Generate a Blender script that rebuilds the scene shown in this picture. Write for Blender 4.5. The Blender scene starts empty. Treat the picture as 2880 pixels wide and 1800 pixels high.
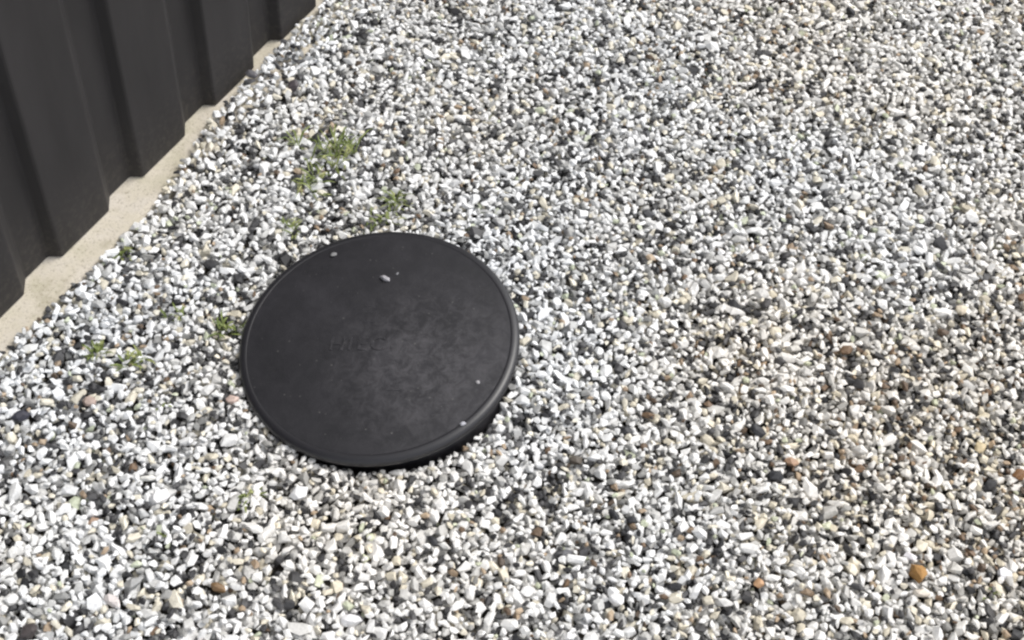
import bpy, bmesh, math, random
import numpy as np
from mathutils import Vector, Matrix

C = bpy.context.scene.collection
SC = bpy.context.scene

# ------------------------------------------------------------------ camera
H = 1.65138
FPX = 3800.0                                    # focal length in pixels of a 2880 wide frame
RW = np.array([[0.9945939985, 0.1038401565, 0.0],
               [0.0806524329, -0.7724990837, 0.6298732816],
               [0.0654061401, -0.6264681857, -0.7766979137]])   # right, down, forward as columns
cam_data = bpy.data.cameras.new("camera")
cam = bpy.data.objects.new("camera", cam_data)
C.objects.link(cam)
cam_data.sensor_width = 36.0
cam_data.lens = FPX / 2880.0 * 36.0
cam_data.clip_start = 0.02
cam_data.clip_end = 500.0
cam.matrix_world = Matrix(((RW[0, 0], -RW[0, 1], -RW[0, 2], 0.0),
                           (RW[1, 0], -RW[1, 1], -RW[1, 2], 0.0),
                           (RW[2, 0], -RW[2, 1], -RW[2, 2], H),
                           (0, 0, 0, 1)))
SC.camera = cam

# ------------------------------------------------------------------ sky and sun
SUN_ELEV = math.radians(57.0)
SUN_AZ = math.radians(28.0)                     # measured from +X towards +Y
world = bpy.data.worlds.new("World")
SC.world = world
world.use_nodes = True
wn = world.node_tree
sky = wn.nodes.new("ShaderNodeTexSky")
sky.sky_type = 'NISHITA'
sky.sun_disc = False
sky.sun_elevation = SUN_ELEV
sky.sun_rotation = math.radians(90.0) - SUN_AZ  # clockwise from +Y
sky.dust_density = 2.0
bg = wn.nodes["Background"]
bg.inputs["Strength"].default_value = 0.15
haze = wn.nodes.new("ShaderNodeHueSaturation")     # thin bright cloud: the sky is nearly white
haze.inputs["Saturation"].default_value = 0.22
wn.links.new(sky.outputs[0], haze.inputs["Color"])
wn.links.new(haze.outputs[0], bg.inputs[0])
sun_data = bpy.data.lights.new("sun", 'SUN')
sun_data.energy = 1.5
sun_data.angle = math.radians(24.0)
sun_data.color = (1.0, 0.965, 0.91)
sun = bpy.data.objects.new("sun", sun_data)
C.objects.link(sun)
sdir = Vector((math.cos(SUN_ELEV) * math.cos(SUN_AZ), math.cos(SUN_ELEV) * math.sin(SUN_AZ), math.sin(SUN_ELEV)))
sun.rotation_euler = sdir.to_track_quat('Z', 'Y').to_euler()
sun.location = sdir * 30

SC.view_settings.view_transform = 'Standard'
SC.view_settings.look = 'None'
SC.view_settings.gamma = 1.0
SC.view_settings.use_curve_mapping = False
SC.view_settings.exposure = 0.68
SC.cycles.filter_width = 2.4
SC.cycles.max_bounces = 6

rng = np.random.RandomState(7)
random.seed(7)


# ------------------------------------------------------------------ helpers
def tag(o, label=None, cat=None, group=None, kind=None):
    if label: o["label"] = label
    if cat: o["category"] = cat
    if group: o["group"] = group
    if kind: o["kind"] = kind
    return o


def link(name, me, parent=None, mat=None):
    o = bpy.data.objects.new(name, me)
    C.objects.link(o)
    if parent is not None: o.parent = parent
    if mat is not None and me is not None: me.materials.append(mat)
    return o


def empty(name, mw):
    o = bpy.data.objects.new(name, None)
    o.empty_display_size = 0.05
    C.objects.link(o)
    o.matrix_world = mw
    return o


def mesh_np(name, v, faces, smooth=False):
    me = bpy.data.meshes.new(name)
    me.from_pydata([tuple(x) for x in v], [], faces)
    me.polygons.foreach_set("use_smooth", [smooth] * len(me.polygons))
    me.update()
    return me


def ground_at(px, py, z=0.0):
    """the place on the level z that stands at a point of the photograph's plan"""
    r = RW @ np.array([px - 1440.0, py - 900.0, FPX])
    t = (z - H) / r[2]
    return r[0] * t, r[1] * t


def node_mat(name):
    m = bpy.data.materials.new(name)
    m.use_nodes = True
    nt = m.node_tree
    return m, nt, nt.nodes["Principled BSDF"]


def N(nt, typ, **kw):
    n = nt.nodes.new(typ)
    for k, v in kw.items():
        if k in n.inputs: n.inputs[k].default_value = v
        else: setattr(n, k, v)
    return n


def ramp(nt, stops):
    r = nt.nodes.new("ShaderNodeValToRGB")
    e = r.color_ramp.elements
    while len(e) < len(stops): e.new(0.5)
    for i, (p, c) in enumerate(stops):
        e[i].position = p
        e[i].color = (*c, 1.0)
    return r


# ------------------------------------------------------------------ materials
def mat_stone():
    m, nt, b = node_mat("crushed_stone")
    at = N(nt, "ShaderNodeAttribute", attribute_name="stone_colour")
    tc = N(nt, "ShaderNodeTexCoord")
    no = N(nt, "ShaderNodeTexNoise", Scale=260.0, Detail=3.0, Roughness=0.6)
    nt.links.new(tc.outputs["Object"], no.inputs["Vector"])
    mr = N(nt, "ShaderNodeMapRange")
    mr.inputs["From Min"].default_value = 0.3
    mr.inputs["From Max"].default_value = 0.7
    mr.inputs["To Min"].default_value = 0.80
    mr.inputs["To Max"].default_value = 1.06
    nt.links.new(no.outputs["Fac"], mr.inputs["Value"])
    mx = N(nt, "ShaderNodeVectorMath", operation='SCALE')
    nt.links.new(at.outputs["Color"], mx.inputs[0])
    nt.links.new(mr.outputs[0], mx.inputs["Scale"])
    nt.links.new(mx.outputs[0], b.inputs["Base Color"])
    b.inputs["Roughness"].default_value = 0.55
    bp = N(nt, "ShaderNodeBump", Strength=0.35, Distance=0.0015)
    n2 = N(nt, "ShaderNodeTexNoise", Scale=700.0, Detail=2.0)
    nt.links.new(tc.outputs["Object"], n2.inputs["Vector"])
    nt.links.new(n2.outputs["Fac"], bp.inputs["Height"])
    nt.links.new(bp.outputs[0], b.inputs["Normal"])
    return m


def mat_ground():
    m, nt, b = node_mat("gravel_bed")
    tc = N(nt, "ShaderNodeTexCoord")
    vo = N(nt, "ShaderNodeTexVoronoi", Scale=75.0)
    nt.links.new(tc.outputs["Object"], vo.inputs["Vector"])
    sep = N(nt, "ShaderNodeSeparateColor")
    nt.links.new(vo.outputs["Color"], sep.inputs[0])
    r = ramp(nt, [(0.0, (0.03, 0.03, 0.03)), (0.3, (0.18, 0.17, 0.16)), (0.6, (0.42, 0.41, 0.39)), (1.0, (0.65, 0.64, 0.62))])
    nt.links.new(sep.outputs[0], r.inputs[0])
    nt.links.new(r.outputs[0], b.inputs["Base Color"])
    b.inputs["Roughness"].default_value = 0.85
    bp = N(nt, "ShaderNodeBump", Strength=0.8, Distance=0.008, invert=True)
    nt.links.new(vo.outputs["Distance"], bp.inputs["Height"])
    nt.links.new(bp.outputs[0], b.inputs["Normal"])
    return m


def mat_soil():
    m, nt, b = node_mat("dark_soil")  # soil coloured dark so that the gaps between the stones read as shade
    tc = N(nt, "ShaderNodeTexCoord")
    no = N(nt, "ShaderNodeTexNoise", Scale=60.0, Detail=6.0)
    nt.links.new(tc.outputs["Object"], no.inputs["Vector"])
    r = ramp(nt, [(0.3, (0.02, 0.018, 0.015)), (0.7, (0.07, 0.06, 0.05))])
    nt.links.new(no.outputs["Fac"], r.inputs[0])
    nt.links.new(r.outputs[0], b.inputs["Base Color"])
    b.inputs["Roughness"].default_value = 0.95
    return m


def mat_concrete():
    m, nt, b = node_mat("beige_concrete")
    tc = N(nt, "ShaderNodeTexCoord")
    no = N(nt, "ShaderNodeTexNoise", Scale=14.0, Detail=6.0, Roughness=0.65)
    nt.links.new(tc.outputs["Object"], no.inputs["Vector"])
    r = ramp(nt, [(0.30, (0.42, 0.39, 0.29)), (0.5, (0.51, 0.465, 0.38)), (0.72, (0.56, 0.515, 0.46))])
    nt.links.new(no.outputs["Fac"], r.inputs[0])
    n2 = N(nt, "ShaderNodeTexNoise", Scale=230.0, Detail=4.0, Roughness=0.7)
    nt.links.new(tc.outputs["Object"], n2.inputs["Vector"])
    r2 = ramp(nt, [(0.33, (0.55, 0.53, 0.5)), (0.45, (1, 1, 1)), (0.8, (1.05, 1.05, 1.05))])
    nt.links.new(n2.outputs["Fac"], r2.inputs[0])
    mx = N(nt, "ShaderNodeMix", data_type='RGBA', blend_type='MULTIPLY')
    mx.inputs["Factor"].default_value = 0.85
    nt.links.new(r.outputs[0], mx.inputs["A"])
    nt.links.new(r2.outputs[0], mx.inputs["B"])
    nt.links.new(mx.outputs["Result"], b.inputs["Base Color"])
    n6 = N(nt, "ShaderNodeTexNoise", Scale=42.0, Detail=7.0, Roughness=0.72)
    nt.links.new(tc.outputs["Object"], n6.inputs["Vector"])
    r6 = ramp(nt, [(0.34, (0.62, 0.60, 0.55)), (0.48, (1, 1, 1))])
    nt.links.new(n6.outputs["Fac"], r6.inputs[0])
    m6 = N(nt, "ShaderNodeMix", data_type='RGBA', blend_type='MULTIPLY')
    m6.inputs["Factor"].default_value = 0.45
    nt.links.new(mx.outputs["Result"], m6.inputs["A"])
    nt.links.new(r6.outputs[0], m6.inputs["B"])
    nt.links.new(m6.outputs["Result"], b.inputs["Base Color"])
    b.inputs["Roughness"].default_value = 0.85
    bp = N(nt, "ShaderNodeBump", Strength=0.5, Distance=0.002)
    nt.links.new(n2.outputs["Fac"], bp.inputs["Height"])
    nt.links.new(bp.outputs[0], b.inputs["Normal"])
    return m


def mat_steel():
    m, nt, b = node_mat("charcoal_painted_steel")
    tc = N(nt, "ShaderNodeTexCoord")
    mp = N(nt, "ShaderNodeMapping")
    mp.inputs["Scale"].default_value = (1.0, 1.0, 0.22)
    nt.links.new(tc.outputs["Object"], mp.inputs["Vector"])
    no = N(nt, "ShaderNodeTexNoise", Scale=18.0, Detail=5.0, Roughness=0.6)
    nt.links.new(mp.outputs[0], no.inputs["Vector"])
    r = ramp(nt, [(0.3, (0.0200, 0.0185, 0.0190)), (0.7, (0.0297, 0.0275, 0.0283))])
    nt.links.new(no.outputs["Fac"], r.inputs[0])
    # splashed dust, strongest close to the ground
    sx = N(nt, "ShaderNodeSeparateXYZ")
    nt.links.new(tc.outputs["Object"], sx.inputs[0])
    mr = N(nt, "ShaderNodeMapRange")
    mr.inputs["From Min"].default_value = 0.0
    mr.inputs["From Max"].default_value = 0.16
    mr.inputs["To Min"].default_value = 0.55
    mr.inputs["To Max"].default_value = 0.0
    nt.links.new(sx.outputs["Z"], mr.inputs["Value"])
    n3 = N(nt, "ShaderNodeTexNoise", Scale=90.0, Detail=6.0, Roughness=0.75)
    nt.links.new(tc.outputs["Object"], n3.inputs["Vector"])
    r3 = ramp(nt, [(0.48, (0, 0, 0)), (0.72, (1, 1, 1))])
    nt.links.new(n3.outputs["Fac"], r3.inputs[0])
    mu = N(nt, "ShaderNodeMath", operation='MULTIPLY')
    nt.links.new(mr.outputs[0], mu.inputs[0])
    nt.links.new(r3.outputs[0], mu.inputs[1])
    mx = N(nt, "ShaderNodeMix", data_type='RGBA')
    nt.links.new(mu.outputs[0], mx.inputs["Factor"])
    nt.links.new(r.outputs[0], mx.inputs["A"])
    mx.inputs["B"].default_value = (0.10, 0.09, 0.075, 1)
    nt.links.new(mx.outputs["Result"], b.inputs["Base Color"])
    b.inputs["Roughness"].default_value = 0.62
    b.inputs["Specular IOR Level"].default_value = 0.32
    bp = N(nt, "ShaderNodeBump", Strength=0.12, Distance=0.004)
    nt.links.new(no.outputs["Fac"], bp.inputs["Height"])
    nt.links.new(bp.outputs[0], b.inputs["Normal"])
    return m


def mat_plastic():
    m, nt, b = node_mat("black_moulded_plastic")
    tc = N(nt, "ShaderNodeTexCoord")
    no = N(nt, "ShaderNodeTexNoise", Scale=9.0, Detail=7.0, Roughness=0.65)
    nt.links.new(tc.outputs["Object"], no.inputs["Vector"])
    r = ramp(nt, [(0.30, (0.0085, 0.0083, 0.0105)), (0.55, (0.0135, 0.0128, 0.0160)), (0.75, (0.024, 0.0228, 0.028))])
    nt.links.new(no.outputs["Fac"], r.inputs[0])
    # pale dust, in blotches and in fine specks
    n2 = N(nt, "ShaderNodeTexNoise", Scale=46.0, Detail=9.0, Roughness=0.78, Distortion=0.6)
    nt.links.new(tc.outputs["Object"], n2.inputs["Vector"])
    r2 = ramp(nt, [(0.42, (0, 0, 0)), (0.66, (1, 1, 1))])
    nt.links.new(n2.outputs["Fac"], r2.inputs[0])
    # dust thickened on one side of the lid to paint in its brighter sheen
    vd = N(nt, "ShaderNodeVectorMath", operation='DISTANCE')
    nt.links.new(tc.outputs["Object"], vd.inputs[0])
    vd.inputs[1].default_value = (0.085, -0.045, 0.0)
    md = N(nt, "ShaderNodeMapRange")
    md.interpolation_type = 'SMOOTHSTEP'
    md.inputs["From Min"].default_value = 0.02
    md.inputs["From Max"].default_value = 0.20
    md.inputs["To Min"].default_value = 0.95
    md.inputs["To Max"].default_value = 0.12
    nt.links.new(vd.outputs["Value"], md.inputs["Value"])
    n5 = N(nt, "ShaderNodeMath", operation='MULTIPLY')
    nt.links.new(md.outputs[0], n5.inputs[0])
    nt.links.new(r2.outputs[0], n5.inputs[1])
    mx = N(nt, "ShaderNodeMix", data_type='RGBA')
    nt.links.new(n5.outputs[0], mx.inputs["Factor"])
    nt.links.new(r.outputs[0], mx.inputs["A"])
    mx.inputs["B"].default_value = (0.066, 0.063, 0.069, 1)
    vs = N(nt, "ShaderNodeTexVoronoi", Scale=210.0)
    nt.links.new(tc.outputs["Object"], vs.inputs["Vector"])
    sp = N(nt, "ShaderNodeSeparateColor")
    nt.links.new(vs.outputs["Color"], sp.inputs[0])
    sz = N(nt, "ShaderNodeMapRange")                # only a few cells hold a grain, each of its own size
    sz.inputs["From Min"].default_value = 0.93
    sz.inputs["To Min"].default_value = 0.0
    sz.inputs["To Max"].default_value = 0.36
    nt.links.new(sp.outputs[0], sz.inputs["Value"])
    lt = N(nt, "ShaderNodeMath", operation='LESS_THAN')
    nt.links.new(vs.outputs["Distance"], lt.inputs[0])
    nt.links.new(sz.outputs[0], lt.inputs[1])
    gm = N(nt, "ShaderNodeMath", operation='MULTIPLY')
    nt.links.new(lt.outputs[0], gm.inputs[0])
    nt.links.new(sp.outputs[1], gm.inputs[1])
    m2 = N(nt, "ShaderNodeMix", data_type='RGBA')
    nt.links.new(gm.outputs[0], m2.inputs["Factor"])
    nt.links.new(mx.outputs["Result"], m2.inputs["A"])
    m2.inputs["B"].default_value = (0.085, 0.082, 0.08, 1)
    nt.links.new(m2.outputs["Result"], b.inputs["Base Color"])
    rr = N(nt, "ShaderNodeMapRange")
    rr.inputs["To Min"].default_value = 0.40
    rr.inputs["To Max"].default_value = 0.60
    nt.links.new(no.outputs["Fac"], rr.inputs["Value"])
    nt.links.new(rr.outputs[0], b.inputs["Roughness"])
    bp = N(nt, "ShaderNodeBump", Strength=0.25, Distance=0.0006)
    n4 = N(nt, "ShaderNodeTexNoise", Scale=420.0, Detail=2.0)
    nt.links.new(tc.outputs["Object"], n4.inputs["Vector"])
    nt.links.new(n4.outputs["Fac"], bp.inputs["Height"])
    nt.links.new(bp.outputs[0], b.inputs["Normal"])
    return m


def mat_leaf():
    m, nt, b = node_mat("weed_green")
    tc = N(nt, "ShaderNodeTexCoord")
    no = N(nt, "ShaderNodeTexNoise", Scale=55.0, Detail=3.0)
    nt.links.new(tc.outputs["Object"], no.inputs["Vector"])
    r = ramp(nt, [(0.3, (0.07, 0.10, 0.02)), (0.5, (0.16, 0.20, 0.05)), (0.72, (0.40, 0.41, 0.18))])
    nt.links.new(no.outputs["Fac"], r.inputs[0])
    nt.links.new(r.outputs[0], b.inputs["Base Color"])
    b.inputs["Roughness"].default_value = 0.6
    return m


STONE, GROUND, SOIL = mat_stone(), mat_ground(), mat_soil()
CONC, STEEL, PLASTIC, LEAF = mat_concrete(), mat_steel(), mat_plastic(), mat_leaf()
RIMP, _nt, _b = node_mat("black_plastic_rim")
_b.inputs["Base Color"].default_value = (0.014, 0.0135, 0.0165, 1)
_b.inputs["Roughness"].default_value = 0.42
_b.inputs["Specular IOR Level"].default_value = 0.6
ZINC, _nt, _b = node_mat("zinc_screw")
_b.inputs["Base Color"].default_value = (0.35, 0.34, 0.33, 1)
_b.inputs["Metallic"].default_value = 0.7
_b.inputs["Roughness"].default_value = 0.5

# ------------------------------------------------------------------ ground
g = link("ground", mesh_np("ground", [(-150, -150, -0.05), (150, -150, -0.05), (150, 150, -0.05), (-150, 150, -0.05)], [(0, 1, 2, 3)]), mat=GROUND)
tag(g, kind="structure")
X0, X1, Y0, Y1 = -1.9, 1.9, -0.1, 3.6          # where the loose stones are laid one by one
g = link("soil_bed", mesh_np("soil_bed", [(X0, Y0, -0.026), (X1, Y0, -0.026), (X1, Y1, -0.026), (X0, Y1, -0.026)], [(0, 1, 2, 3)]), mat=SOIL)
tag(g, kind="structure")

# ------------------------------------------------------------------ the fence and the strip below it
FD = np.array([0.38818912, 0.92157974])         # along the fence
FN = np.array([FD[1], -FD[0]])                  # out of its face
FM = np.array([-0.59136552, 1.65344214])
FANG = math.atan2(FD[1], FD[0])
FMW = Matrix.Translation((FM[0], FM[1], 0)) @ Matrix.Rotation(FANG, 4, 'Z')
PER = 0.2060
ZS = 0.012                                      # top of the strip


def fence_xy(s, t):
    return FM + FD * s + FN * t


def strip_mesh(s0, s1, seed):
    """a cast strip with slightly uneven, rounded front edge"""
    r = random.Random(seed)
    n = int((s1 - s0) / 0.03)
    prof = [(-0.10, -0.06), (-0.10, ZS), (-0.02, ZS), (0.02, ZS), (0.040, ZS), (0.049, ZS - 0.0012), (0.053, ZS - 0.005), (0.054, -0.06)]
    v, f = [], []
    for i in range(n + 1):
        s = s0 + (s1 - s0) * i / n
        for j, (t, z) in enumerate(prof):
            jt = r.uniform(-0.0018, 0.0018) if 3 < j < 7 else 0.0
            jz = r.uniform(-0.0006, 0.0002) if 1 < j < 7 else 0.0
            v.append((s, -(t + jt), z + jz))
    m = len(prof)
    for i in range(n):
        for j in range(m - 1):
            f.append((i * m + j, (i + 1) * m + j, (i + 1) * m + j + 1, i * m + j + 1))
    f.append(tuple(range(m)))
    f.append(tuple(reversed(range(n * m, n * m + m))))
    return mesh_np("edging_strip", v, f, False)


es = link("edging_strip", strip_mesh(-2.6, 5.0, 3), mat=CONC)
es.matrix_world = FMW
tag(es, "narrow beige concrete strip under the bottom edge of the dark steel fence", "edging")


def sheet_profile(s_start, nper, lap):
    """folded outline of one sheet: flat ridge, sloped side, recessed pan, steep side"""
    pts = []
    for k in range(nper):
        o = s_start + k * PER
        for ds, t in ((0.000, -0.0005), (0.003, 0.0), (0.050, 0.0), (0.1135, 0.0), (0.1165, -0.0006), (0.1195, -0.0030),
                      (0.1365, -0.0150), (0.1400, -0.0178), (0.1440, -0.0190), (0.168, -0.0190), (0.1905, -0.0190), (0.1940, -0.0180),
                      (0.1960, -0.0160), (0.2035, -0.0026)):
            pts.append((o + ds, t))
    pts.append((s_start + nper * PER, -0.0005))
    if lap:
        pts.append((s_start + nper * PER + 0.003, 0.0))
    return pts


def sheet_mesh(s_start, nper, z0, z1, toff):
    th = 0.0009
    pr = sheet_profile(s_start, nper, False)
    zs = [z0, z0 + 0.3, z0 + 0.9, z1]
    v, f = [], []
    n = len(pr)
    for side in (0, 1):
        for z in zs:
            for s, t in pr:
                v.append((s, -(t + toff - side * th), z))
    L = n * len(zs)
    for side in (0, 1):
        for a in range(len(zs) - 1):
            for i in range(n - 1):
                q = [side * L + a * n + i, side * L + a * n + i + 1, side * L + (a + 1) * n + i + 1, side * L + (a + 1) * n + i]
                f.append(tuple(q if side == 0 else reversed(q)))
    for a in (0, len(zs) - 1):
        for i in range(n - 1):
            q = [a * n + i, L + a * n + i, L + a * n + i + 1, a * n + i + 1]
            f.append(tuple(q if a == 0 else reversed(q)))
    for i in (0, n - 1):
        for a in range(len(zs) - 1):
            q = [a * n + i, (a + 1) * n + i, L + (a + 1) * n + i, L + a * n + i]
            f.append(tuple(q if i == 0 else reversed(q)))
    return mesh_np("fence_sheet", v, f, False)


fence = empty("metal_fence", FMW)
tag(fence, "dark charcoal ribbed steel fence standing on the beige strip", "fence")
R0 = -0.3175                                    # start of a ridge
FZ1 = 1.83
for k in range(-3, 6):
    s = R0 + (k * 4 - 1) * PER - PER * 0
    if s < -2.6 or s > 4.2:
        continue
    o = link("fence_sheet", sheet_mesh(s, 4, ZS + 0.003, FZ1, 0.0), fence, STEEL)


def box_mesh(name, x0, x1, y0, y1, z0, z1):
    bm = bmesh.new()
    bmesh.ops.create_cube(bm, size=1.0)
    for v in bm.verts:
        v.co = (x0 + (v.co.x + .5) * (x1 - x0), y0 + (v.co.y + .5) * (y1 - y0), z0 + (v.co.z + .5) * (z1 - z0))
    bmesh.ops.bevel(bm, geom=bm.edges[:], offset=0.002, segments=1, affect='EDGES')
    me = bpy.data.meshes.new(name)
    bm.to_mesh(me)
    bm.free()
    return me


fs0, fs1 = -2.38, 4.2
link("top_rail", box_mesh("top_rail", fs0, fs1, -0.012, 0.045, FZ1 + 0.001, FZ1 + 0.045), fence, STEEL)
link("bottom_rail", box_mesh("bottom_rail", fs0, fs1, 0.0225, 0.05, 0.06, 0.10), fence, STEEL)
for s in (-2.2, 0.2, 2.6):
    link("fence_post", box_mesh("fence_post", s - 0.025, s + 0.025, 0.052, 0.092, ZS + 0.002, FZ1 - 0.01), fence, STEEL)


def screw_mesh():
    bm = bmesh.new()
    bmesh.ops.create_cone(bm, cap_ends=True, segments=10, radius1=0.0062, radius2=0.0062, depth=0.0012,
                          matrix=Matrix.Translation((0, -0.0006, 0)) @ Matrix.Rotation(math.pi / 2, 4, 'X'))
    bmesh.ops.create_cone(bm, cap_ends=True, segments=6, radius1=0.0038, radius2=0.0034, depth=0.004,
                          matrix=Matrix.Translation((0, -0.0031, 0)) @ Matrix.Rotation(math.pi / 2, 4, 'X'))
    me = bpy.data.meshes.new("screw")
    bm.to_mesh(me)
    bm.free()
    return me


# ------------------------------------------------------------------ the round black lid
LID_C = Vector((-0.1960, 1.2360, 0.049))
LN = Vector((-0.1204, -0.0696, 1.0)).normalized()
lx = Vector((1, 0, 0)); lx = (lx - LN * lx.dot(LN)).normalized()
ly = LN.cross(lx)
LMW = Matrix(((lx.x, ly.x, LN.x, LID_C.x), (lx.y, ly.y, LN.y, LID_C.y), (lx.z, ly.z, LN.z, LID_C.z), (0, 0, 0, 1)))
LR = 0.2100


def lathe(name, prof, seg, smooth=True):
    v, f = [(0, 0, prof[0][1])], []
    for r, z in prof[1:]:
        for i in range(seg):
            a = 2 * math.pi * i / seg
            v.append((r * math.cos(a), r * math.sin(a), z))
    for i in range(seg):
        f.append((0, 1 + i, 1 + (i + 1) % seg))
    for j in range(len(prof) - 2):
        for i in range(seg):
            a, b = 1 + j * seg + i, 1 + j * seg + (i + 1) % seg
            f.append((a, a + seg, b + seg, b))
    return mesh_np(name, v, f, smooth)


lid = empty("access_lid", LMW)
tag(lid, "round black plastic access lid sitting slightly tilted in white gravel", "lid")
DOME = 0.0065


def lid_z(x, y):
    r = math.hypot(x, y)
    return DOME * (1 - (r / 0.2) ** 2)


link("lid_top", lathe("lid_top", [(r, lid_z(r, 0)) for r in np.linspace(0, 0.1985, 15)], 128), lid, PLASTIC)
link("rim", lathe("rim", [(0, -0.012), (0.1975, -0.012), (0.1978, -0.0006), (0.1990, 0.0001), (0.2015, 0.0001), (0.2040, -0.0003), (0.2068, -0.0011),
                          (0.2092, -0.0027), (0.2110, -0.0052), (0.2118, -0.0082), (0.2115, -0.0118), (0.2100, -0.0142), (0.2075, -0.0151), (0.1990, -0.0154)], 128), lid, RIMP)
link("skirt", lathe("skirt", [(0, -0.0156), (0.1945, -0.0157), (0.1955, -0.0165), (0.1950, -0.05), (0.1945, -0.13)], 128), lid, PLASTIC)


def lid_local(px, py):
    """where a point of the plan meets the lid's face, in the lid's own coordinates"""
    r = Vector(RW @ np.array([px - 1440.0, py - 900.0, FPX]))
    o = Vector((0, 0, H))
    t = (LID_C - o).dot(LN) / r.dot(LN)
    p = o + r * t - LID_C
    return p.dot(lx), p.dot(ly)


def text_mesh(body, size, depth):
    cu = bpy.data.curves.new("lettering", 'FONT')
    cu.body = body
    cu.size = size
    cu.extrude = depth
    cu.bevel_depth = 0.0002
    cu.align_x = 'CENTER'
    cu.align_y = 'CENTER'
    ob = bpy.data.objects.new("lettering", cu)
    C.objects.link(ob)
    bpy.context.view_layer.update()
    me = bpy.data.meshes.new_from_object(ob.evaluated_get(bpy.context.evaluated_depsgraph_get()))
    bpy.data.objects.remove(ob)
    return me


PXM = 2 * LR / 786.0
lx0, ly0 = None, None
for ch, px in (("H", 950), ("I", 986), ("E", 1020), ("C", 1063)):
    x, y = lid_local(px, 975)
    o = link("raised_letter", text_mesh(ch, 0.034, 0.0006), lid, PLASTIC)
    o.location = (x, y, lid_z(x, y) + 0.0002)
for px, py, w in ((1041, 868, 34), (1041, 886, 34), (1041, 912, 38), (1110, 1103, 50)):
    x, y = lid_local(px, py)
    o = link("raised_bar", box_mesh("raised_bar", -w * PXM / 2, w * PXM / 2, -0.0024, 0.0024, -0.002, 0.0004), lid, PLASTIC)
    o.location = (x, y, lid_z(x, y))

# ------------------------------------------------------------------ loose stones
def hull_template(nv, seed, squash):
    r = np.random.RandomState(seed)
    best = None
    p = r.normal(size=(nv, 3))
    p /= np.linalg.norm(p, axis=1)[:, None]
    for _ in range(12):                          # spread the corners a little, leave them uneven
        d = p[:, None] - p[None]
        q = (d ** 2).sum(-1) + 1e-3
        p = p + 0.05 * (d / q[..., None] ** 1.5).sum(1) / nv * 2
        p /= np.linalg.norm(p, axis=1)[:, None]
    p *= r.uniform(0.70, 1.15, (nv, 1))
    bm = bmesh.new()
    vs = [bm.verts.new(x) for x in p]
    res = bmesh.ops.convex_hull(bm, input=vs)
    for v in [v for v in bm.verts if not v.link_faces]:
        bm.verts.remove(v)
    bmesh.ops.triangulate(bm, faces=bm.faces[:])
    bm.verts.index_update()
    v = np.array([w.co[:] for w in bm.verts])
    f = np.array([[w.index for w in t.verts] for t in bm.faces])
    bm.free()
    v -= v.mean(0)
    v /= np.abs(v).max(0)
    return v, f


HI = [hull_template(12, 100 + i, 1) for i in range(36)]
LO = [hull_template(8, 300 + i, 1) for i in range(20)]

CELL = 0.0025
NX, NY = int((X1 - X0) / CELL), int((Y1 - Y0) / CELL)
gx = X0 + (np.arange(NX) + 0.5) * CELL
gy = Y0 + (np.arange(NY) + 0.5) * CELL
GX, GY = np.meshgrid(gx, gy, indexing='ij')
S_ = (GX - FM[0]) * FD[0] + (GY - FM[1]) * FD[1]
T_ = (GX - FM[0]) * FN[0] + (GY - FM[1]) * FN[1]
HM = np.full((NX, NY), -0.026)
HM[(T_ < 0.054) & (T_ > -0.1)] = ZS
LD = np.hypot(GX - LID_C.x, GY - LID_C.y)
KERN = {}


def kernel(nr):
    if nr not in KERN:
        i = np.arange(-nr, nr + 1)
        d2 = (i[:, None] ** 2 + i[None] ** 2) / (nr + 0.35) ** 2
        k = np.sqrt(np.clip(1 - d2, 0, 1))
        k[d2 >= 1] = -1
        KERN[nr] = (k, k >= 0)
    return KERN[nr]


def low_noise(x, y, seed):
    r = np.random.RandomState(seed)
    out = np.zeros_like(x)
    for sc, am in ((2.3, 1.0), (5.1, 0.7), (11.0, 0.45)):
        for _ in range(4):
            a = r.uniform(0, 6.28)
            out += am * np.sin(sc * (np.cos(a) * x + np.sin(a) * y) * 2 + r.uniform(0, 6.28)) / 4
    return out


def edge_of_gravel(s):
    """how far out from the fence the stones begin: they lie over the strip further along"""
    return float(np.interp(s, (-0.6, -0.48, -0.30, -0.17, -0.05, 0.06, 0.20, 0.35), (0.044, 0.047, 0.053, 0.053, 0.038, 0.018, 0.014, 0.009)))


IN_VIEW = (-1.06, 1.06, 0.60, 2.50)


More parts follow.
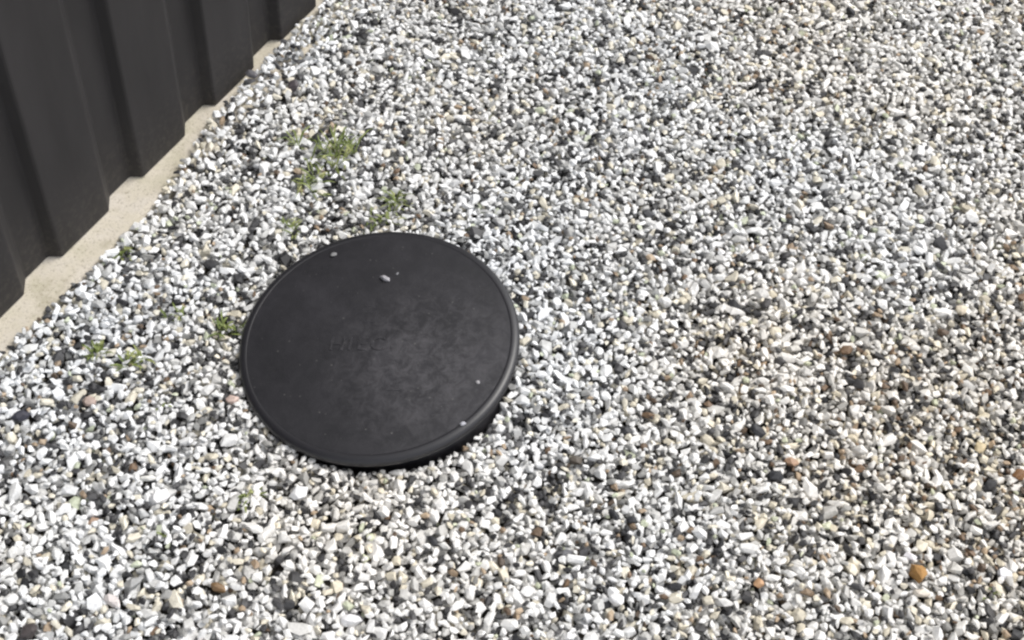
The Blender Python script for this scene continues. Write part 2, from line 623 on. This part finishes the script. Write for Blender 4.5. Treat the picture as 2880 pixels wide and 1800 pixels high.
def settle(n, zone_a, sizes):
    """drop n stones one after another; each comes to rest on those below"""
    out = []
    xs = rng.uniform(X0 + 0.03, X1 - 0.03, n * 2)
    ys = rng.uniform(Y0 + 0.03, Y1 - 0.03, n * 2)
    if zone_a:
        xs = rng.uniform(IN_VIEW[0], IN_VIEW[1], n * 2)
        ys = rng.uniform(IN_VIEW[2], IN_VIEW[3], n * 2)
    ss = (xs - FM[0]) * FD[0] + (ys - FM[1]) * FD[1]
    ts = (xs - FM[0]) * FN[0] + (ys - FM[1]) * FN[1]
    ld = np.hypot(xs - LID_C.x, ys - LID_C.y)
    lim = 0.006 + 0.004 * low_noise(xs, ys, 5) + 0.004 * np.exp(-((ld - 0.22) / 0.05) ** 2) + 0.022 * np.clip((0.10 - ts) / 0.06, 0, 1)
    coarse = 1.0 + 0.16 * low_noise(xs, ys, 61) + 0.20 * np.clip((1.15 - ys) / 0.4, -0.4, 1) * np.clip((0.5 - xs) / 0.6, 0, 1)
    for i in range(n):
        R = min(sizes[i] * coarse[i], 0.0125)
        c = R * rng.uniform(0.55, 0.85)
        nr = max(1, int(round(R / CELL)))
        k, msk = kernel(nr)
        best = None
        for j in (i, i + n):
            x, y = xs[j], ys[j]
            if ts[j] < edge_of_gravel(ss[j]) + 0.45 * R: continue
            if ld[j] < LR - 0.006 + R * 0.8: continue
            if not zone_a and IN_VIEW[0] < x < IN_VIEW[1] and IN_VIEW[2] < y < IN_VIEW[3]: continue
            ix, iy = int((x - X0) / CELL), int((y - Y0) / CELL)
            if ix < nr or iy < nr or ix + nr >= NX or iy + nr >= NY: continue
            h = HM[ix - nr:ix + nr + 1, iy - nr:iy + nr + 1]
            q = (h + c * k)[msk]                 # height of the centre that just touches each column
            zc = 0.65 * q.max() + 0.35 * q.mean()
            if best is None or zc < best[0]: best = (zc, x, y, ix, iy, lim[j])
        if best is None: continue
        zc, x, y, ix, iy, lm = best
        if zc + c * 0.5 > lm + 0.006 * rng.rand(): continue
        h = HM[ix - nr:ix + nr + 1, iy - nr:iy + nr + 1]
        np.maximum(h, np.where(msk, zc + c * k, -9), out=h)
        out.append((x, y, zc, R, c))
    return np.array(out)


def stone_sizes(n, mean, sig):
    return np.clip(rng.lognormal(math.log(mean), sig, n), 0.0028, 0.0118)


A1 = settle(120000, True, stone_sizes(120000, 0.0054, 0.32))
A2 = settle(90000, True, stone_sizes(90000, 0.0043, 0.34))
B1 = settle(60000, False, stone_sizes(60000, 0.0075, 0.25))

PALETTE = [  # share, share more where the stones are earthier, low colour, high colour
    (0.56, -0.16, (0.71, 0.705, 0.69), (0.88, 0.875, 0.865)),
    (0.10, -0.02, (0.46, 0.455, 0.44), (0.66, 0.65, 0.625)),
    (0.06, 0.03, (0.18, 0.178, 0.172), (0.36, 0.355, 0.34)),
    (0.175, 0.03, (0.014, 0.014, 0.016), (0.070, 0.068, 0.070)),
    (0.08, 0.05, (0.60, 0.55, 0.44), (0.80, 0.75, 0.63)),
    (0.012, 0.045, (0.25, 0.18, 0.12), (0.48, 0.37, 0.26)),
    (0.004, 0.035, (0.07, 0.05, 0.035), (0.20, 0.13, 0.08)),
    (0.014, 0.0, (0.42, 0.45, 0.33), (0.62, 0.65, 0.50)),
]


def stone_colours(P):
    n = len(P)
    x, y = P[:, 0], P[:, 1]
    earthy = np.clip(0.62 * np.clip((x - 0.05) / 0.55, 0, 1.15) * np.clip((2.1 - y) / 0.7, 0.3, 1) + 0.38 * low_noise(x, y, 33), 0, 1)
    p = np.array([q[0] for q in PALETTE])[None] + earthy[:, None] * np.array([q[1] for q in PALETTE])[None]
    # a stone of the darker kinds is seldom among the largest
    small = np.clip(1.9 - 0.9 * P[:, 3] / 0.0050, 0.18, 1.3)[:, None]
    p[:, 2:4] *= small
    p[:, 5:] *= np.clip(2.2 - 1.2 * P[:, 3] / 0.0050, 0.06, 1.5)[:, None]
    cp = np.cumsum(p, 1)
    k = (rng.rand(n, 1) * cp[:, -1:] > cp).sum(1).clip(0, len(PALETTE) - 1)
    lo = np.array([q[2] for q in PALETTE])[k]
    hi = np.array([q[3] for q in PALETTE])[k]
    c = lo + (hi - lo) * rng.rand(n, 1)
    warm = low_noise(x, y, 21) * 0.030 + 0.020 * np.clip(x, -1, 1)
    c *= 1 - earthy[:, None] * np.array([0.045, 0.07, 0.11])[None] * (0.4 + 0.9 * rng.rand(n, 1))
    c *= np.stack([1 + warm, np.ones(n), 1 - 1.5 * warm], 1)
    return np.clip(c, 0.01, 0.9)


def rand_rot(n, tilt):
    yaw = rng.uniform(0, 2 * np.pi, n)
    a = rng.uniform(0, 2 * np.pi, n)
    t = np.abs(rng.normal(0, tilt, n))
    ax = np.stack([np.cos(a), np.sin(a), np.zeros(n)], 1)
    ct, st = np.cos(t), np.sin(t)
    K = np.zeros((n, 3, 3))
    K[:, 0, 2] = ax[:, 1]; K[:, 1, 2] = -ax[:, 0]
    K[:, 2, 0] = -ax[:, 1]; K[:, 2, 1] = ax[:, 0]
    Rt = np.eye(3)[None] + st[:, None, None] * K + (1 - ct)[:, None, None] * (K @ K)
    Z = np.zeros((n, 3, 3))
    Z[:, 0, 0] = np.cos(yaw); Z[:, 0, 1] = -np.sin(yaw); Z[:, 1, 0] = np.sin(yaw); Z[:, 1, 1] = np.cos(yaw); Z[:, 2, 2] = 1
    return Rt @ Z


def pile(P, templates, cols, spread):
    """vertices, triangles and colours of all the stones in P"""
    n = len(P)
    which = rng.randint(0, len(templates), n)
    rot = rand_rot(n, 0.38)
    el = rng.uniform(0.0, spread, n)
    sc = np.stack([P[:, 3] * (1 + el), P[:, 3] * (1 - 0.55 * el), P[:, 4]], 1) * 1.12
    V, F, K = [], [], []
    off = 0
    for t, (tv, tf) in enumerate(templates):
        idx = np.where(which == t)[0]
        if len(idx) == 0: continue
        v = np.einsum('nij,nvj->nvi', rot[idx], tv[None] * sc[idx][:, None]) + P[idx, :3][:, None]
        f = tf[None] + (np.arange(len(idx)) * len(tv))[:, None, None] + off
        V.append(v.reshape(-1, 3)); F.append(f.reshape(-1, 3))
        K.append(np.repeat(cols[idx], len(tv), 0))
        off += len(idx) * len(tv)
    return np.concatenate(V), np.concatenate(F), np.concatenate(K)


def tri_mesh(name, V, F, K):
    me = bpy.data.meshes.new(name)
    me.vertices.add(len(V))
    me.vertices.foreach_set("co", V.astype(np.float32).ravel())
    me.loops.add(F.size)
    me.loops.foreach_set("vertex_index", F.astype(np.int32).ravel())
    me.polygons.add(len(F))
    me.polygons.foreach_set("loop_start", np.arange(0, F.size, 3, dtype=np.int32))
    me.update(calc_edges=True)
    at = me.attributes.new("stone_colour", 'FLOAT_COLOR', 'POINT')
    at.data.foreach_set("color", np.concatenate([K, np.ones((len(K), 1))], 1).astype(np.float32).ravel())
    me.polygons.foreach_set("use_smooth", np.zeros(len(F), dtype=bool))
    me.validate()
    return me


# stones one can single out: x, y on the plan, long half axis in mm, ratio, turn, colour, label
BLACK, GREY, WHITE = (0.028, 0.028, 0.032), (0.13, 0.13, 0.14), (0.84, 0.83, 0.83)
SINGLE = [
    (2578, 1612, 19, 0.80, 1.5, (0.36, 0.19, 0.055), "largest orange-brown stone, squarish, in gravel towards the lower right corner"),
    (2866, 1335, 13, 0.80, 0.4, (0.20, 0.095, 0.035), "dark rusty brown stone at the right edge of the gravel"),
    (2757, 1258, 12, 0.85, 1.0, (0.58, 0.47, 0.29), "pale tan stone just left of the dark rusty brown stone"),
    (2135, 1642, 11, 0.75, 0.8, (0.52, 0.31, 0.17), "small pale orange stone in gravel left of the squarish orange-brown stone"),
    (2380, 990, 14, 0.70, 0.6, (0.17, 0.105, 0.06), "dark brown stone in gravel right of the black lid, beyond the tan ones"),
    (2225, 1298, 13, 0.60, -0.4, (0.40, 0.25, 0.16), "reddish brown stone touching a smooth round black stone"),
    (2183, 1338, 15, 0.80, 0.1, BLACK, "smooth round black stone beside a reddish brown stone"),
    (2128, 1212, 16, 0.65, -0.5, BLACK, "angular black stone up and left of the smooth round black stone"),
    (1620, 1292, 13, 0.80, 0.4, (0.075, 0.06, 0.045), "dark olive brown stone in gravel below right of the black lid"),
    (1762, 1210, 11, 0.90, 0.3, BLACK, "blocky black stone in gravel right of the dark olive brown stone"),
    (1727, 1447, 13, 0.45, -0.8, BLACK, "slim black stone leaning against the blunt black one below the lid's right"),
    (1775, 1460, 12, 0.60, 0.1, BLACK, "blunt black stone at the end of the slim leaning black stone"),
    (1218, 1520, 11, 0.60, -0.7, BLACK, "small black stone in white gravel straight below the black lid"),
    (1590, 1556, 12, 0.65, 0.4, GREY, "dark grey stone in gravel below the pair of black stones"),
    (1898, 1650, 12, 0.60, 0.2, BLACK, "wedge shaped black stone near the bottom edge, right of centre"),
    (612, 1655, 14, 0.55, -0.3, (0.20, 0.12, 0.055), "brown stone in gravel near the bottom edge, below left of the lid"),
    (262, 1462, 10, 0.70, 0.5, (0.42, 0.29, 0.21), "pinkish brown stone in gravel at the lower left"),
    (655, 1128, 12, 0.70, 0.2, (0.60, 0.46, 0.40), "pale pink stone touching the left side of the black lid"),
    (252, 1132, 12, 0.80, 0.5, (0.40, 0.31, 0.27), "mauve brown stone in gravel left of the lid, below the weeds"),
    (60, 1172, 15, 0.65, 0.5, (0.035, 0.035, 0.05), "bluish black stone at the left edge below the beige strip"),
    (80, 1782, 16, 0.75, 0.9, (0.06, 0.05, 0.05), "large dark stone in the lower left corner of the gravel"),
    (12, 1300, 14, 0.80, 0.7, (0.09, 0.09, 0.09), "dark grey stone cut by the left edge of the picture"),
    (594, 752, 12, 0.80, 0.2, (0.04, 0.04, 0.042), "round black stone between the beige strip and the lid"),
    (342, 852, 13, 0.40, -0.2, BLACK, "thin flat black stone beside the beige strip"),
    (826, 250, 14, 0.85, 1.2, (0.06, 0.05, 0.055), "dark purplish stone near the far end of the beige strip"),
    (712, 243, 13, 0.65, -0.1, (0.13, 0.125, 0.135), "dark grey stone touching the beige strip below its last notch"),
    (805, 388, 13, 0.55, 0.4, (0.07, 0.07, 0.07), "dark stone in gravel above left of the largest green weed"),
    (832, 505, 11, 0.80, 0.5, (0.035, 0.035, 0.037), "black stone lying left of the largest green weed"),
    (2206, 726, 12, 0.70, 0.8, (0.045, 0.042, 0.042), "black stone in gravel right of the lid, higher than its middle"),
    (1822, 606, 12, 0.65, -0.5, (0.06, 0.06, 0.065), "dark grey stone above right of the lid among small white stones"),
    (2062, 862, 14, 0.60, -0.6, (0.035, 0.035, 0.037), "black stone right of the lid, left one of a close pair"),
    (2150, 862, 12, 0.65, 0.6, (0.07, 0.065, 0.065), "dark grey stone right of the lid, right one of a close pair"),
    (1966, 105, 11, 0.65, 0.4, BLACK, "black stone near the top edge of the gravel"),
    (2390, 38, 12, 0.60, -0.6, BLACK, "black stone at the top edge towards the right corner"),
    (2562, 742, 12, 0.75, 0.4, (0.09, 0.085, 0.085), "charcoal stone in gravel at the middle of the right half"),
    (840, 1388, 17, 0.80, 0.5, WHITE, "large bright white stone just below the black lid"),
    (985, 1745, 19, 0.55, 0.1, WHITE, "large long white stone at the bottom edge below the lid"),
    (448, 1398, 16, 0.75, 0.8, WHITE, "large white stone in gravel below left of the lid"),
    (318, 1692, 17, 0.50, -0.5, (0.72, 0.66, 0.64), "long pinkish white stone in the lower left gravel"),
    (415, 1345, 16, 0.35, 0.1, (0.80, 0.79, 0.74), "thin long cream stone above the large white stone at lower left"),
    (1735, 1690, 14, 0.80, 0.5, WHITE, "white stone near the bottom edge between two black stones"),
    (2825, 1612, 14, 0.90, 0.2, (0.80, 0.79, 0.80), "round white stone right of the squarish orange-brown stone"),
    (2560, 1566, 11, 0.60, -0.2, (0.85, 0.82, 0.84), "white stone resting against the top of the squarish orange-brown stone"),
    (2590, 1672, 15, 0.50, 0.0, (0.78, 0.70, 0.60), "cream stone under the squarish orange-brown stone"),
    (2700, 878, 15, 0.80, 0.5, (0.66, 0.58, 0.45), "cream tan stone in the dirtier gravel at the right"),
    (762, 590, 13, 0.55, -0.4, WHITE, "white wedge shaped stone between the beige strip and largest weed"),
]
SHOW = []
for (px, py, mm, ra, rot, col, lab) in SINGLE:
    x, y = ground_at(px, py, 0.006)
    SHOW.append((x, y, mm * 0.001 * (0.86 if col[0] < 0.5 else 0.8), ra, rot, col, lab))


def clear_under(P):
    keep = np.ones(len(P), bool)
    for (x, y, a, ra, rot, col, lab) in SHOW:
        d = np.hypot(P[:, 0] - x, P[:, 1] - y)
        keep &= ~((d < a * (0.55 + 0.4 * ra)) & (P[:, 2] > -0.012))
    return P[keep]


A = clear_under(np.concatenate([A1, A2]))
V1, F1, K1 = pile(A, HI, stone_colours(A), 0.54)
V2, F2, K2 = pile(B1, LO, stone_colours(B1), 0.40)
me = tri_mesh("gravel", np.concatenate([V1, V2]), np.concatenate([F1, F2 + len(V1)]), np.concatenate([K1, K2]))
gr = link("gravel", me, mat=STONE)
tag(gr, "loose crushed white, grey and black gravel covering the ground around the lid", kind="stuff")
print("stones", len(A), len(B1), "tris", len(F1) + len(F2))


def height(x, y, r=0.004):
    ix, iy = int((x - X0) / CELL), int((y - Y0) / CELL)
    k = max(1, int(r / CELL))
    return float(np.mean(HM[ix - k:ix + k + 1, iy - k:iy + k + 1]))


SMOOTH_T = [hull_template(26, 700 + i, 1) for i in range(len(SHOW) + 8)]


def single_stone(i, x, y, z, a, ra, rot, col, flat=0.62):
    tv, tf = SMOOTH_T[i]
    v = tv * np.array([a, a * ra, a * min(ra, flat)]) * 1.08
    K = np.tile(np.array(col), (len(v), 1)) * (1 + 0.10 * (np.random.RandomState(i).rand(len(v), 1) - 0.5))
    m = tri_mesh("stone", v, tf, K)
    o = link("stone", m, mat=STONE)
    o.location = (x, y, z)
    o.rotation_euler = (0.18 * math.sin(i * 2.1), 0.18 * math.cos(i * 1.7), rot)
    return o


for i, (x, y, a, ra, rot, col, lab) in enumerate(SHOW):
    z = max(height(x, y, a * 0.6), 0.0) + a * 0.10
    tag(single_stone(i, x, y, z, a, ra, rot, col), lab, "stone")

# chips of stone lying on the lid
for i, (px, py, a, ra, rot, col, lab) in enumerate([
        (1085, 790, 0.0088, 0.55, -0.45, (0.33, 0.32, 0.34), "pale grey chip on the black lid near its far side, largest of its chips"),
        (938, 718, 0.0052, 0.9, 0.3, (0.20, 0.20, 0.20), "grey chip on the black lid close to its far left rim"),
        (1345, 1077, 0.0034, 0.9, 0.3, (0.34, 0.33, 0.34), "tiny pale chip on the black lid towards its near right rim"),
        (1303, 1193, 0.0044, 0.7, 0.3, (0.46, 0.46, 0.50), "small white chip lying against the near right rim of the black lid"),
        (1118, 775, 0.0030, 0.8, 0.9, (0.20, 0.20, 0.21), "tiny dull chip just right of the largest chip on the lid")]):
    x, y = lid_local(px, py)
    p = LMW @ Vector((x, y, lid_z(x, y) + a * 0.28))
    o = single_stone(len(SHOW) + i, p.x, p.y, p.z, a, ra, rot, col, 0.45)
    o.name = "stone_chip"
    tag(o, lab, "stone chip")

# ------------------------------------------------------------------ screw on the fence
_r = RW @ np.array([311 - 1440.0, 128 - 900.0, FPX])
_t = (np.dot(FM, FN) - 0.019) / (_r[:2] @ FN)
SCREW_S, SCREW_Z = float((_r[:2] * _t - FM) @ FD), float(H + _r[2] * _t)
o = link("screw", screw_mesh(), fence, ZINC)
o.location = (SCREW_S, 0.0188, SCREW_Z)

# ------------------------------------------------------------------ weeds
def weed_mesh(n, rad, hgt, width, seed):
    """a loose tuft of narrow leaves from a few crowns on one buried root"""
    r = random.Random(seed)
    v, f = [(0, 0, -0.012)], []
    crowns = [(0.0, 0.0)] + [(r.gauss(0, rad * 0.40), r.gauss(0, rad * 0.40)) for _ in range(max(1, n // 9))]
    for k in range(n):
        cx, cy = crowns[k % len(crowns)]
        a = r.uniform(0, 2 * math.pi)
        L = rad * r.uniform(0.22, 0.80)
        hh = hgt * r.uniform(0.25, 1.0)
        w = width * r.uniform(0.40, 0.90)
        d = Vector((math.cos(a), math.sin(a), 0))
        q = Vector((-d.y, d.x, 0))
        bend = r.uniform(-0.6, 0.6)
        o = Vector((cx, cy, 0))
        tip = r.uniform(1.5, 2.7)
        base = len(v)
        for i, u in enumerate((0.08, 0.45, 0.78)):
            c = o + d * (L * u) + q * (bend * L * u * u) + Vector((0, 0, hh * math.sin(u * tip)))
            ww = w * (0.55, 1.0, 0.75)[i]
            v.append(tuple(c + q * ww))
            v.append(tuple(c - Vector((0, 0, ww * 0.5))))
            v.append(tuple(c - q * ww))
        c = o + d * L + q * (bend * L) + Vector((0, 0, hh * math.sin(tip)))
        v.append(tuple(c))
        f += [(0, base, base + 1), (0, base + 1, base + 2)]
        for i in (0, 3):
            f += [(base + i, base + i + 3, base + i + 4, base + i + 1), (base + i + 1, base + i + 4, base + i + 5, base + i + 2)]
        f += [(base + 6, base + 9, base + 7), (base + 7, base + 9, base + 8)]
    return mesh_np("weed", v, f, True)


WEEDS = [
    (912, 432, 72, 0.060, 0.034, 0.0026, "largest green weed growing through the gravel above the lid"),
    (895, 510, 50, 0.045, 0.024, 0.0022, "green weed just below the largest one, above the lid"),
    (1112, 565, 40, 0.046, 0.026, 0.0022, "green weed against the far side of the black lid, right of the largest weed"),
    (1062, 625, 36, 0.036, 0.016, 0.0022, "low dark weed touching the far rim of the lid"),
    (822, 645, 30, 0.034, 0.016, 0.0020, "sparse pale weed up and left of the lid, close to its rim"),
    (338, 722, 20, 0.026, 0.014, 0.0026, "yellowish green weed growing beside the beige strip"),
    (505, 880, 20, 0.026, 0.014, 0.0022, "pale weed halfway between the beige strip and the lid"),
    (642, 935, 36, 0.032, 0.018, 0.0024, "green weed touching the left rim of the lid"),
    (270, 985, 34, 0.028, 0.018, 0.0026, "bright green weed left of the lid, near the strip's wide end"),
    (360, 1022, 32, 0.038, 0.016, 0.0026, "dark green weed right of the bright green one, left of the lid"),
    (468, 1135, 12, 0.020, 0.012, 0.0024, "small dull weed in gravel left of the lid's near side"),
    (690, 1410, 22, 0.026, 0.012, 0.0024, "yellow green weed in gravel below the lid's left side"),
    (460, 1500, 8, 0.016, 0.010, 0.0022, "small olive weed in gravel at the lower left"),
    (2800, 1660, 8, 0.018, 0.010, 0.0024, "small green weed in the lower right gravel beside the round white stone"),
]
for i, (px, py, n, rad, hg, w, lab) in enumerate(WEEDS):
    x, y = ground_at(px, py, 0.008)
    o = link("weed", weed_mesh(n, rad, hg, w, 40 + i), mat=LEAF)
    o.location = (x, y, max(height(x, y, 0.008), 0.0) - 0.006)
    tag(o, lab, "weed")
